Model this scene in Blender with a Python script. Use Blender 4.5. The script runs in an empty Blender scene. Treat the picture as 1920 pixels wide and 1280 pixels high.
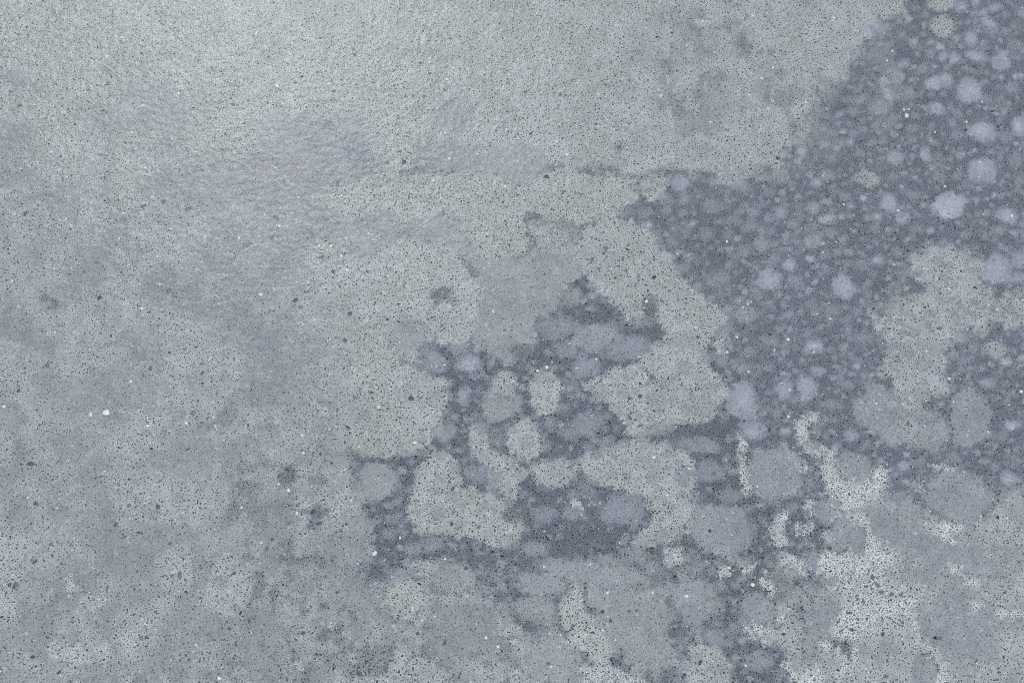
import bpy, math, random
import numpy as np
random.seed(7); RNG = np.random.default_rng(7)
C = bpy.context.scene.collection
SC = bpy.context.scene

# ---------------------------------------------------------------- camera, light, exposure
TOP = 0.020                                   # the slab's upper face, its foot is at z = 0
THETA = math.radians(27.0); DIST = 0.46; HFOV = math.radians(47.0)
cam_d = bpy.data.cameras.new('camera'); cam = bpy.data.objects.new('camera', cam_d); C.objects.link(cam)
cam_d.sensor_fit = 'HORIZONTAL'; cam_d.angle = HFOV; cam_d.clip_start = 0.01; cam_d.clip_end = 20
cam.location = (0, -DIST*math.sin(THETA), TOP + DIST*math.cos(THETA)); cam.rotation_euler = (THETA, 0, 0)
SC.camera = cam
w = bpy.data.worlds.new('World'); SC.world = w; w.use_nodes = True
w.node_tree.nodes['Background'].inputs[0].default_value = (0.93, 0.965, 1.0, 1)
w.node_tree.nodes['Background'].inputs[1].default_value = 0.385

def area(name, loc, target, size, energy, col):
    l = bpy.data.lights.new(name, 'AREA'); l.shape = 'RECTANGLE'; l.size, l.size_y = size; l.energy = energy; l.color = col
    o = bpy.data.objects.new(name, l); C.objects.link(o); o.location = loc
    import mathutils
    o.rotation_euler = (mathutils.Vector(target) - mathutils.Vector(loc)).to_track_quat('-Z', 'Y').to_euler()
area('overhead_softbox', (-0.4, -0.9, 1.7), (0, 0, 0), (1.2, 0.9), 16.6, (1.0, 1.0, 0.99))
area('window_light', (-0.329, 0.946, 0.791), (-0.11, 0.19, 0), (0.46, 0.12), 3.5, (1.0, 1.0, 0.98))
area('side_light', (1.7, 0.2, 0.9), (0.1, 0, 0), (0.7, 0.9), 7.5, (0.84, 0.90, 1.0))
SC.view_settings.view_transform = 'Standard'; SC.view_settings.look = 'None'
SC.cycles.filter_width = 1.1; SC.cycles.use_denoising = False   # the grains are finer than a denoiser keeps
SC.view_settings.exposure = 0.0; SC.view_settings.gamma = 1.0

# ---------------------------------------------------------------- photograph pixel <-> point on the slab
F = 960/math.tan(HFOV/2); ST, CT = math.sin(THETA), math.cos(THETA)
def to_px(x, y):
    vy = y + DIST*ST; vz = -DIST*CT
    up = vy*CT + vz*ST; depth = vy*ST - vz*CT
    return 960 + F*x/depth, 640 - F*up/depth
def to_world(px, py):
    a = (px-960)/F; b = (640-py)/F
    dx = a; dy = b*CT + ST; dz = b*ST - CT
    t = -DIST*CT/dz
    return dx*t, -DIST*ST + dy*t
MPP = DIST/F                                   # metres per photograph pixel at the middle

# ---------------------------------------------------------------- value noise
TAB = RNG.random(65536)
def vnoise(x, y, seed=0):
    xi = np.floor(x).astype(np.int64); yi = np.floor(y).astype(np.int64)
    fx = x-xi; fy = y-yi; fx = fx*fx*(3-2*fx); fy = fy*fy*(3-2*fy)
    def h(a, b): return TAB[((a*73856093) ^ (b*19349663) ^ (seed*83492791)) & 65535]
    return (h(xi, yi)*(1-fx)+h(xi+1, yi)*fx)*(1-fy)+(h(xi, yi+1)*(1-fx)+h(xi+1, yi+1)*fx)*fy
def fbm(x, y, s, seed=0, octs=4):
    r = 0; a = 1; t = 0; ca, sa = math.cos(.7), math.sin(.7); x = x/s; y = y/s
    for i in range(octs):
        r = r + a*vnoise(x, y, seed+i*13); t += a; a *= .55
        x, y = (x*ca - y*sa)*2.03+5.1, (x*sa + y*ca)*2.03+1.7
    return r/t                                  # 0..1, mean .5
def smooth(e0, e1, v):
    t = np.clip((v-e0)/(e1-e0), 0, 1); return t*t*(3-2*t)

# ---------------------------------------------------------------- the mix of the stone (photograph pixels)
# kinds: paste colour (sRGB), crisp = how dark its grains are, fill = how many, size = how big
K = {
 'sage':  ((171,179,181), 1.0, .66, 1.0),
 'green': ((171,179,180), 1.0, .68, 1.02),
 'blue':  ((168,175,180), .95, .68, 1.0),
 'mauve': ((157,162,168), 0.74, .66, .92),
 'stone': ((158,163,169), 0.66, .72, .86),
 'lav':   ((160,166,172), 0.60, .62, .88),
 'murk':  ((150,155,162), 0.68, .68, .90),
 'slate': ((104,110,121), .95, .95, .95),
 'ink':   ((100,106,118), 1.0, 1.0, .95),
 'dusk':  ((108,115,127), .90, .95, .90),
 'pale':  ((168,175,190), 0.44, .55, .78),
 'haze':  ((147,154,166), 0.66, .70, .82),
 'bright':((182,188,201), .28, .50, .74),
 'fog':   ((155,162,170), 0.64, .64, .88),
 'white': ((220,224,225), .90, .90, 1.1),
 'chalk': ((180,186,190), .90, .80, 1.05),
}
# (part name, kind, edge softness px, raggedness px, outline)
P = [
 # the dark field on the right and the dark heart of the picture
 ('dark_field','dusk',16,14,[(1720,-60),(1690,20),(1640,50),(1610,85),(1590,115),(1545,140),(1532,172),(1520,215),(1485,250),(1470,300),(1440,325),(1370,330),(1300,325),(1240,322),(1190,340),(1165,400),(1200,430),(1250,480),(1290,550),(1350,570),(1362,650),(1380,720),(1400,800),(1400,900),(1460,960),(1540,960),(1660,930),(1700,960),(1830,960),(1900,930),(2050,900),(2050,-60)]),
 ('dark_field','ink',9,12,[(780,640),(850,645),(900,655),(1000,645),(1015,600),(1060,560),(1100,505),(1150,590),(1250,610),(1300,625),(1370,660),(1400,760),(1420,850),(1450,930),(1490,1010),(1440,1060),(1400,1060),(1330,1030),(1240,1060),(1180,1060),(1110,1060),(1060,1070),(1000,1090),(900,1050),(830,1035),(770,1050),(740,1100),(690,1110),(670,1070),(700,1030),(700,960),(670,920),(650,870),(635,845),(700,850),(800,820),(835,750),(830,700),(770,690)]),
 ('dark_field','slate',8,10,[(1500,925),(1560,950),(1580,990),(1560,1030),(1520,1045),(1480,1040),(1440,1010),(1430,960)]),
 ('dark_field','slate',8,10,[(1250,1180),(1270,1150),(1330,1170),(1400,1160),(1450,1200),(1480,1250),(1490,1330),(1380,1330),(1300,1260),(1260,1230)]),
 ('dark_field','slate',14,10,[(1190,1040),(1230,1035),(1270,1060),(1340,1060),(1400,1080),(1480,1090),(1520,1060),(1560,1090),(1480,1120),(1460,1160),(1400,1120),(1330,1090),(1270,1085),(1210,1080)]),
 # the wide pale field along the top
 ('sage_patch','sage',18,17,[(-300,-200),(1720,-200),(1690,25),(1640,60),(1600,100),(1560,140),(1530,172),(1520,215),(1495,255),(1470,290),(1440,318),(1400,330),(1340,325),(1290,316),(1240,322),(1190,330),(1120,320),(1060,306),(1025,320),(1010,345),(990,330),(950,335),(900,325),(800,322),(720,325),(650,335),(600,345),(590,300),(520,300),(440,310),(370,322),(300,335),(270,360),(300,380),(250,400),(180,380),(100,400),(0,390),(-300,380)]),
 ('sage_patch','blue',14,12,[(-300,370),(0,370),(100,390),(250,395),(300,365),(360,370),(385,400),(390,440),(440,460),(490,470),(505,485),(480,520),(440,555),(405,560),(370,540),(330,512),(295,500),(270,535),(265,575),(310,585),(370,590),(378,625),(330,640),(290,620),(262,640),(240,655),(200,690),(130,700),(90,730),(0,738),(-300,740)]),
 ('sage_patch','green',4,7,[(578,378),(600,347),(650,335),(720,327),(800,322),(900,327),(940,335),(962,350),(985,355),(1000,335),(1030,318),(1070,312),(1130,325),(1180,332),(1188,352),(1192,372),(1172,384),(1168,402),(1150,412),(1105,418),(1060,414),(1020,410),(1000,398),(980,405),(985,430),(992,455),(975,478),(950,486),(920,490),(898,478),(886,452),(870,440),(862,415),(830,400),(812,398),(800,412),(770,420),(745,412),(712,400),(680,412),(640,415),(612,408),(590,400)]),
 ('sage_patch','sage',5,7,[(580,448),(610,440),(640,452),(655,482),(690,484),(715,462),(735,450),(780,448),(830,455),(862,472),(872,492),(880,520),(900,545),(893,590),(885,635),(850,648),(822,640),(800,622),(780,600),(745,585),(715,600),(735,640),(742,660),(755,680),(775,692),(800,708),(842,712),(840,745),(828,790),(805,828),(785,852),(740,862),(690,862),(650,848),(600,842),(592,820),(540,778),(512,765),(512,720),(522,690),(540,655),(530,640),(515,610),(520,570),(532,540),(530,500),(545,465)]),
 ('sage_patch','sage',4,7,[(1110,418),(1165,408),(1200,418),(1222,445),(1240,465),(1262,482),(1272,500),(1288,545),(1322,560),(1352,578),(1362,600),(1352,625),(1318,650),(1325,680),(1345,700),(1362,722),(1358,755),(1340,780),(1310,795),(1270,792),(1240,800),(1208,822),(1182,828),(1165,792),(1132,762),(1120,735),(1082,720),(1120,705),(1150,690),(1200,680),(1215,655),(1250,635),(1250,612),(1222,602),(1180,600),(1150,582),(1125,552),(1108,520),(1094,500),(1085,470),(1095,440)]),
 ('sage_patch','sage',4,4,[(1190,346),(1210,328),(1240,325),(1252,342),(1248,368),(1225,384),(1202,370)]),
 ('sage_patch','sage',5,8,[(1085,855),(1120,842),(1150,832),(1200,830),(1260,842),(1312,862),(1308,905),(1288,940),(1300,965),(1288,1005),(1240,1022),(1185,1032),(1190,1005),(1225,965),(1215,938),(1160,922),(1110,905),(1080,880)]),
 ('sage_patch','sage',4,5,[(983,718),(1000,700),(1030,696),(1050,710),(1055,735),(1040,765),(1020,783),(1000,770),(990,742)]),
 ('sage_patch','sage',4,5,[(960,792),(990,781),(1013,805),(1020,840),(1000,864),(965,868),(947,850),(950,815)]),
 ('sage_patch','green',4,5,[(802,852),(825,840),(858,866),(866,895),(858,925),(890,915),(922,930),(950,935),(975,962),(980,990),(962,1018),(930,1030),(890,1014),(840,1005),(790,1005),(765,985),(765,940),(780,892)]),
 ('sage_patch','sage',5,8,[(870,800),(900,792),(915,830),(945,858),(985,880),(975,910),(962,942),(938,925),(920,898),(900,862),(877,830)]),
 ('sage_patch','sage',10,9,[(1722,462),(1765,458),(1800,470),(1828,482),(1838,505),(1852,532),(1870,558),(1890,556),(1920,552),(1980,560),(1980,600),(1920,608),(1895,618),(1850,605),(1840,622),(1800,640),(1770,662),(1765,700),(1778,720),(1755,745),(1720,757),(1745,790),(1740,820),(1710,840),(1680,815),(1690,770),(1665,735),(1655,690),(1650,650),(1640,615),(1645,580),(1665,555),(1705,560),(1742,545),(1722,520),(1710,490)]),
 ('sage_patch','sage',12,12,[(1700,960),(1800,975),(1850,960),(1900,930),(2050,910),(2050,1400),(1500,1400),(1490,1280),(1460,1230),(1440,1170),(1450,1110),(1500,1100),(1560,1110),(1600,1080),(1640,1010),(1660,970)]),
 ('sage_patch','sage',8,8,[(1440,1120),(1480,1110),(1500,1130),(1500,1190),(1480,1230),(1440,1220),(1390,1190),(1420,1160)]),
 ('sage_patch','blue',12,14,[(300,640),(420,645),(480,650),(512,665),(505,700),(460,715),(430,730),(420,760),(415,795),(340,800),(300,790),(290,740),(310,690)]),
 ('sage_patch','blue',10,14,[(195,800),(260,775),(330,800),(350,830),(300,840),(250,865),(215,840)]),
 ('sage_patch','blue',10,16,[(130,920),(200,880),(270,905),(350,895),(430,880),(440,930),(400,960),(415,1000),(330,995),(280,960),(230,975),(150,960)]),
 ('sage_patch','blue',14,16,[(-300,960),(40,960),(120,985),(160,1040),(230,1060),(260,1010),(360,1000),(380,1060),(430,1080),(480,1060),(520,1130),(600,1150),(640,1200),(560,1250),(450,1240),(330,1260),(200,1270),(100,1400),(-300,1400)]),
 ('sage_patch','green',8,10,[(720,1100),(745,1082),(780,1085),(795,1110),(790,1150),(760,1165),(725,1155),(705,1130)]),
 ('sage_patch','green',8,12,[(620,1230),(700,1215),(770,1225),(830,1250),(850,1330),(600,1330)]),
 ('sage_patch','green',7,8,[(1065,1095),(1080,1080),(1095,1110),(1098,1150),(1120,1180),(1145,1210),(1140,1240),(1110,1248),(1085,1215),(1055,1180),(1050,1150)]),
 ('sage_patch','green',8,9,[(955,1170),(990,1170),(1000,1200),(985,1235),(950,1225),(935,1195)]),
 ('sage_patch','sage',10,10,[(1270,1200),(1310,1190),(1345,1215),(1375,1245),(1370,1290),(1310,1290),(1280,1250)]),
 ('sage_patch','blue',9,9,[(500,870),(530,850),(590,850),(640,865),(650,890),(610,900),(570,905),(535,920),(505,905)]),
 # mauve and lavender areas
 ('mauve_patch','lav',16,12,[(232,150),(275,165),(365,180),(370,207),(345,225),(337,262),(312,290),(295,250),(250,240),(175,252),(155,250),(150,232),(170,217),(212,220),(240,215),(250,190)]),
 ('mauve_patch','lav',8,8,[(-20,228),(50,232),(72,250),(60,262),(30,270),(20,290),(-20,285)]),
 ('mauve_patch','lav',8,8,[(5,135),(35,132),(68,155),(60,168),(25,176),(10,160)]),
 ('mauve_patch','lav',12,12,[(500,205),(560,208),(590,232),(620,218),(650,226),(682,230),(684,252),(700,275),(712,305),(700,330),(650,332),(600,346),(580,375),(600,395),(630,412),(700,405),(725,402),(745,415),(790,420),(800,400),(830,398),(860,408),(872,435),(888,455),(897,480),(880,500),(866,470),(825,455),(760,447),(720,452),(695,482),(655,480),(640,450),(600,438),(560,445),(530,475),(490,468),(440,458),(395,448),(378,415),(385,385),(340,365),(280,362),(275,340),(370,318),(440,290),(500,265),(480,240)]),
 ('mauve_patch','lav',6,6,[(840,165),(870,165),(882,190),(882,245),(860,250),(830,240),(800,245),(805,215),(825,200),(845,180)]),
 ('mauve_patch','lav',6,7,[(770,300),(800,270),(840,260),(890,278),(950,268),(1010,272),(1028,298),(1020,320),(1000,335),(985,352),(960,350),(940,332),(900,325),(860,320),(800,320),(780,318)]),
 ('mauve_patch','stone',5,7,[(900,490),(950,488),(990,478),(1085,475),(1094,500),(1062,530),(1045,572),(1012,612),(1000,650),(960,695),(915,665),(893,635),(897,590),(905,550),(898,520)]),
 ('mauve_patch','stone',5,6,[(735,612),(760,600),(785,612),(790,640),(775,665),(750,670),(735,650)]),
 ('mauve_patch','murk',8,9,[(262,540),(285,490),(305,495),(350,520),(400,560),(432,560),(490,512),(520,490),(530,520),(520,560),(515,612),(500,600),(470,622),(430,642),(380,622),(370,590),(320,572),(290,560)]),
 ('mauve_patch','murk',10,9,[(330,995),(300,1050),(260,1070),(200,1060),(170,1010),(190,960),(250,965)]),
 ('mauve_patch','murk',9,9,[(380,980),(430,970),(470,990),(440,1040),(410,1060),(372,1050),(365,1010)]),
 ('mauve_patch','murk',12,9,[(40,1060),(110,1040),(180,1070),(190,1110),(130,1130),(120,1170),(160,1190),(120,1220),(40,1190),(30,1120)]),
 ('mauve_patch','fog',7,6,[(1605,745),(1640,715),(1680,745),(1700,785),(1690,825),(1660,828),(1620,800),(1595,775)]),
 ('mauve_patch','fog',8,8,[(1735,790),(1775,785),(1790,810),(1770,840),(1740,850),(1712,835)]),
 ('mauve_patch','fog',9,9,[(1500,1130),(1570,1110),(1580,1170),(1570,1200),(1550,1210),(1520,1200),(1500,1170)]),
 ('mauve_patch','fog',10,10,[(1720,1130),(1790,1110),(1860,1130),(1880,1200),(1850,1260),(1790,1230),(1730,1240),(1715,1190)]),
 ('mauve_patch','fog',9,10,[(1640,965),(1690,960),(1720,990),(1800,1010),(1860,1050),(1850,1090),(1780,1080),(1700,1040),(1640,1020)]),
 # dark seams and blots
 ('dark_blot','slate',4,4,[(803,555),(818,540),(846,533),(856,552),(862,568),(852,583),(842,572),(828,560),(822,572),(808,570)]),
 ('dark_blot','haze',12,8,[(466,618),(500,608),(530,622),(525,650),(495,662),(470,650)]),
 ('dark_blot','slate',9,6,[(74,545),(100,552),(110,575),(85,590),(70,570)]),
 ('dark_blot','slate',6,5,[(520,880),(545,870),(560,895),(540,920),(522,905)]),
 ('dark_blot','slate',6,6,[(575,955),(600,950),(602,975),(585,1000),(572,980)]),
 ('dark_blot','slate',8,6,[(590,1185),(620,1170),(648,1178),(615,1200),(590,1210)]),
 ('dark_blot','slate',8,6,[(1143,272),(1165,270),(1170,292),(1150,296)]),
 ('dark_blot','slate',9,8,[(1200,1045),(1225,1040),(1225,1060),(1200,1065)]),
 ('dark_blot','slate',3,3,[(630,842),(660,850),(700,864),(745,868),(785,856),(800,838),(808,850),(780,878),(740,884),(690,872),(645,864)]),
 ('dark_blot','slate',5,4,[(1240,800),(1290,795),(1340,785),(1370,790),(1370,810),(1310,820),(1260,818)]),
 ('dark_blot','slate',5,4,[(578,742),(610,745),(625,765),(600,760)]),
 ('dark_blot','slate',5,4,[(1268,1155),(1280,1180),(1272,1225),(1258,1210),(1250,1180)]),
 ('dark_blot','ink',5,5,[(1555,1205),(1580,1195),(1600,1210),(1598,1240),(1580,1245),(1560,1225)]),
 ('dark_blot','slate',5,4,[(1205,700),(1228,705),(1235,722),(1215,720)]),
 ('dark_blot','slate',4,4,[(1058,310),(1090,318),(1130,324),(1180,330),(1240,323),(1290,318),(1340,324),(1345,332),(1290,327),(1240,333),(1180,340),(1120,333),(1080,326)]),
 ('dark_blot','mauve',22,14,[(1230,60),(1270,75),(1320,80),(1340,115),(1310,130),(1270,115),(1225,90)]),
 ('dark_blot','mauve',22,14,[(1350,140),(1400,160),(1420,190),(1380,200),(1345,230),(1320,200),(1335,165)]),
 ('dark_blot','haze',18,14,[(600,262),(640,258),(700,262),(700,300),(680,330),(650,300),(610,290),(580,275)]),
 ('dark_blot','mauve',9,8,[(370,995),(400,985),(440,980),(460,960),(470,990),(450,1030),(430,1060),(425,1040),(440,1000),(400,1005),(375,1040)]),
 ('dark_blot','slate',6,6,[(880,1080),(930,1070),(1000,1080),(1050,1120),(1060,1160),(1010,1170),(960,1130),(900,1120)]),
 ('dark_blot','ink',6,5,[(1150,1250),(1170,1200),(1175,1230),(1165,1262)]),
 ('mauve_patch','stone',6,7,[(1088,1048),(1130,1040),(1200,1070),(1240,1110),(1250,1160),(1262,1200),(1240,1262),(1180,1240),(1150,1200),(1120,1160),(1095,1110)]),
 ('mauve_patch','fog',6,6,[(975,1052),(1050,1052),(1065,1080),(1056,1118),(1000,1122),(968,1100),(960,1070)]),
 ('mauve_patch','stone',7,7,[(990,1185),(1050,1188),(1095,1235),(1060,1280),(985,1265),(975,1220)]),
 ('mauve_patch','fog',6,6,[(1252,1092),(1330,1092),(1345,1130),(1320,1178),(1275,1168)]),
 ('mauve_patch','murk',8,8,[(800,1130),(850,1120),(900,1140),(930,1180),(900,1230),(840,1225),(800,1180)]),
 ('sage_patch','green',5,6,[(1066,1095),(1080,1080),(1094,1110),(1098,1150),(1120,1180),(1145,1210),(1140,1240),(1110,1246),(1085,1215),(1057,1180),(1050,1150)]),
 ('sage_patch','green',6,6,[(722,1098),(745,1082),(780,1085),(795,1110),(790,1150),(760,1163),(728,1150)]),
 ('sage_patch','sage',6,7,[(1262,1222),(1300,1200),(1345,1215),(1372,1245),(1366,1300),(1300,1300),(1275,1260)]),
 ('dark_blot','ink',4,5,[(1252,1170),(1268,1150),(1282,1180),(1275,1215),(1262,1212)]),
 ('dark_blot','ink',4,5,[(1135,1235),(1160,1225),(1172,1240),(1160,1262),(1140,1255)]),
 ('dark_field','slate',7,6,[(1380,1215),(1400,1190),(1430,1215),(1440,1240),(1460,1205),(1490,1240),(1510,1300),(1440,1310)]),
 # white webs of resin
 ('dark_field','slate',7,7,[(955,1062),(1000,1108),(1022,1160),(1008,1200),(980,1192),(955,1150)]),
 ('dark_field','slate',7,7,[(1252,1165),(1280,1178),(1295,1230),(1272,1242)]),
 ('dark_field','ink',7,8,[(1335,1085),(1385,1075),(1392,1110),(1380,1150),(1400,1180),(1440,1185),(1430,1205),(1370,1190),(1340,1150)]),
 ('dark_field','ink',7,8,[(1358,1225),(1390,1200),(1440,1205),(1478,1245),(1480,1300),(1385,1300)]),
 ('dark_field','slate',7,8,[(1285,1045),(1345,1040),(1400,1062),(1440,1050),(1450,1080),(1380,1092),(1350,1110),(1300,1080)]),
 ('dark_field','slate',6,7,[(740,1010),(850,1020),(900,1045),(1000,1050),(1060,1030),(1075,1060),(1000,1075),(900,1070),(840,1045),(760,1050)]),
 ('white_web','chalk',16,12,[(1540,1040),(1670,1040),(1660,1095),(1700,1125),(1680,1180),(1580,1195),(1590,1120)]),
 ('white_web','chalk',10,9,[(1538,850),(1580,850),(1580,890),(1660,885),(1655,945),(1600,968),(1545,935)]),
 ('white_web','white',6,7,[(1543, 840),(1570, 840),(1571, 873),(1567, 893),(1580, 901),(1617, 903),(1633, 898),(1630, 873),(1650, 870),(1663, 890),(1657, 913),(1653, 933),(1630, 948),(1597, 953),(1580, 950),(1563, 930),(1540, 916)]),
 ('white_web','white',6,7,[(1457, 966),(1467, 956),(1480, 960),(1477, 976),(1467, 986),(1467, 1000),(1477, 1013),(1467, 1020),(1453, 1010),(1447, 993)]),
 ('white_web','white',6,6,[(1488, 986),(1500, 983),(1520, 988),(1518, 1005),(1503, 1011),(1493, 1003)]),
 ('white_web','white',6,6,[(1510, 946),(1523, 941),(1528, 956),(1520, 963),(1510, 956)]),
 ('white_web','white',6,6,[(1545, 993),(1555, 990),(1557, 1016),(1547, 1020)]),
 ('white_web','white',6,7,[(1577, 953),(1590, 968),(1613, 968),(1627, 986),(1633, 1010),(1647, 1023),(1640, 1036),(1627, 1033),(1630, 1013),(1617, 993),(1600, 976),(1580, 966)]),
 ('white_web','white',7,11,[(1543, 1040),(1563, 1033),(1600, 1043),(1627, 1038),(1650, 1040),(1677, 1050),(1667, 1063),(1633, 1060),(1620, 1073),(1607, 1083),(1600, 1066),(1580, 1083),(1560, 1083),(1540, 1076)]),
 ('white_web','white',7,9,[(1630, 1076),(1642, 1083),(1650, 1096),(1660, 1110),(1647, 1116),(1633, 1100)]),
 ('white_web','white',7,9,[(1573, 1106),(1590, 1100),(1600, 1106),(1593, 1120),(1577, 1116)]),
 ('white_web','white',7,11,[(1577, 1146),(1600, 1130),(1617, 1120),(1633, 1115),(1647, 1126),(1673, 1136),(1693, 1126),(1710, 1113),(1725, 1130),(1713, 1146),(1690, 1146),(1667, 1146),(1657, 1160),(1640, 1156),(1633, 1170),(1643, 1183),(1623, 1186),(1593, 1195),(1573, 1190),(1570, 1170)]),
 ('white_web','white',6,6,[(1710, 1146),(1717, 1160),(1720, 1186),(1728, 1210),(1753, 1216),(1760, 1230),(1767, 1263),(1777, 1290),(1765, 1290),(1758, 1266),(1750, 1236),(1727, 1220),(1717, 1200),(1712, 1173)]),
 ('white_web','white',6,8,[(1462, 1053),(1473, 1043),(1493, 1050),(1510, 1060),(1513, 1080),(1503, 1083),(1490, 1063),(1470, 1060)]),
 ('white_web','white',6,8,[(1397, 1173),(1423, 1170),(1440, 1190),(1443, 1210),(1427, 1206),(1413, 1190),(1397, 1186)]),
 ('white_web','white',6,9,[(1470, 1250),(1487, 1243),(1493, 1260),(1513, 1266),(1533, 1253),(1547, 1260),(1543, 1276),(1513, 1290),(1493, 1283),(1477, 1263)]),
 ('white_web','white',6,7,[(1537, 1206),(1557, 1200),(1557, 1213),(1543, 1223)]),
 ('white_web','white',6,7,[(1570, 1220),(1580, 1233),(1592, 1250),(1587, 1263),(1577, 1283),(1570, 1280),(1577, 1253),(1570, 1236)]),
 ('white_web','white',6,7,[(1602, 1206),(1610, 1206),(1608, 1246),(1600, 1250)]),
 ('white_web','white',6,6,[(1723, 893),(1733, 900),(1728, 916),(1740, 923),(1733, 926),(1723, 913)]),
 ('white_web','white',6,6,[(1740, 875),(1757, 880),(1780, 874),(1813, 880),(1810, 884),(1773, 881),(1747, 884)]),
 ('white_web','white',6,8,[(1757, 996),(1763, 993),(1787, 980),(1803, 981),(1780, 993),(1773, 1003),(1787, 1010),(1780, 1016),(1763, 1010)]),
 ('white_web','white',6,8,[(1775, 1050),(1783, 1053),(1803, 1066),(1787, 1070),(1777, 1060)]),
 ('white_web','white',6,8,[(1810, 1086),(1827, 1083),(1843, 1090),(1827, 1095)]),
 ('white_web','white',6,8,[(1818, 1133),(1830, 1128),(1843, 1136),(1830, 1143)]),
 ('white_web','white',6,8,[(1860, 1150),(1880, 1140),(1900, 1146),(1913, 1145),(1910, 1155),(1880, 1153)]),
 ('white_web','white',6,6,[(1478, 773),(1488, 788),(1505, 786),(1520, 775),(1532, 778),(1536, 792),(1515, 797),(1514, 815),(1512, 842),(1503, 835),(1494, 808)]),
 ('white_web','white',6,5,[(1505, 840),(1530, 832),(1550, 838),(1545, 852),(1515, 850)]),
 ('white_web','white',6,5,[(1478, 852),(1498, 862),(1508, 878),(1502, 886),(1484, 868)]),
 ('white_web','white',6,5,[(1388, 812),(1396, 840),(1404, 880),(1404, 922),(1394, 928),(1388, 880),(1380, 830)]),
 ('white_web','chalk',6,9,[(90, 1212),(110, 1203),(130, 1210),(150, 1212),(170, 1222),(165, 1240),(140, 1250),(125, 1245),(105, 1236)]),
 ('white_web','chalk',6,7,[(115, 1092),(130, 1080),(146, 1098),(135, 1118),(120, 1110)]),
 ('white_web','chalk',6,7,[(172, 1225),(190, 1210),(202, 1225),(190, 1242)]),
 ('white_web','chalk',6,7,[(228, 1200),(250, 1198),(252, 1212),(232, 1212)]),
 ('white_web','chalk',6,6,[(262, 1168),(280, 1165),(276, 1180),(262, 1178)]),
 ('white_web','chalk',6,7,[(165, 1135),(190, 1130),(195, 1140),(170, 1142)]),
 ('white_web','chalk',6,7,[(105, 1262),(125, 1255),(122, 1275),(108, 1275)]),
 ('white_web','chalk',6,8,[(1240, 1030),(1255, 1022),(1275, 1030),(1278, 1050),(1258, 1062),(1242, 1048)]),
 ('white_web','chalk',6,7,[(1086, 1262),(1110, 1250),(1125, 1240),(1145, 1248),(1160, 1262),(1200, 1270),(1200, 1300),(1130, 1275),(1090, 1300)]),
 ('white_web','chalk',6,7,[(695, 1100),(712, 1094),(722, 1104),(708, 1114)]),
 ('white_web','chalk',6,7,[(608, 1165),(620, 1160),(626, 1172),(612, 1175)]),
 ('white_web','chalk',6,7,[(555, 1245),(565, 1240),(572, 1256),(560, 1256)]),
 ('white_web','chalk',6,6,[(740, 1265),(760, 1262),(770, 1275),(750, 1278)]),
 ('white_web','chalk',6,7,[(955, 1275),(968, 1250),(978, 1262),(1000, 1275),(1000, 1300),(955, 1300)]),
 ('white_web','chalk',6,6,[(1058, 1198),(1072, 1205),(1090, 1200),(1100, 1208),(1078, 1214)]),
 ('white_web','chalk',6,6,[(1112, 1240),(1135, 1235),(1130, 1246)]),
 ('white_web','chalk',6,6,[(1072, 935),(1090, 942),(1086, 955),(1070, 950)]),
 ('white_web','chalk',6,6,[(1108, 940),(1122, 940),(1118, 950),(1108, 950)]),
 ('white_web','chalk',6,6,[(-10, 1125),(20, 1128),(22, 1136),(-10, 1136)]),
 ('white_web','chalk',6,6,[(1065, 840),(1075, 835),(1078, 848)]),
 ('white_web','chalk',6,6,[(1068, 645),(1080, 650),(1072, 660)]),
 ('white_web','white',6,6,[(1345, 1068),(1365, 1060),(1372, 1080),(1355, 1085)]),
 ('white_web','white',6,7,[(1388, 1062),(1405, 1058),(1410, 1070),(1395, 1072)]),
 ('white_web','white',6,7,[(1425, 1085),(1440, 1080),(1445, 1110),(1430, 1105)]),
 ('white_web','white',6,6,[(1455, 1155),(1460, 1150),(1470, 1165),(1460, 1165)]),
]
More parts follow.
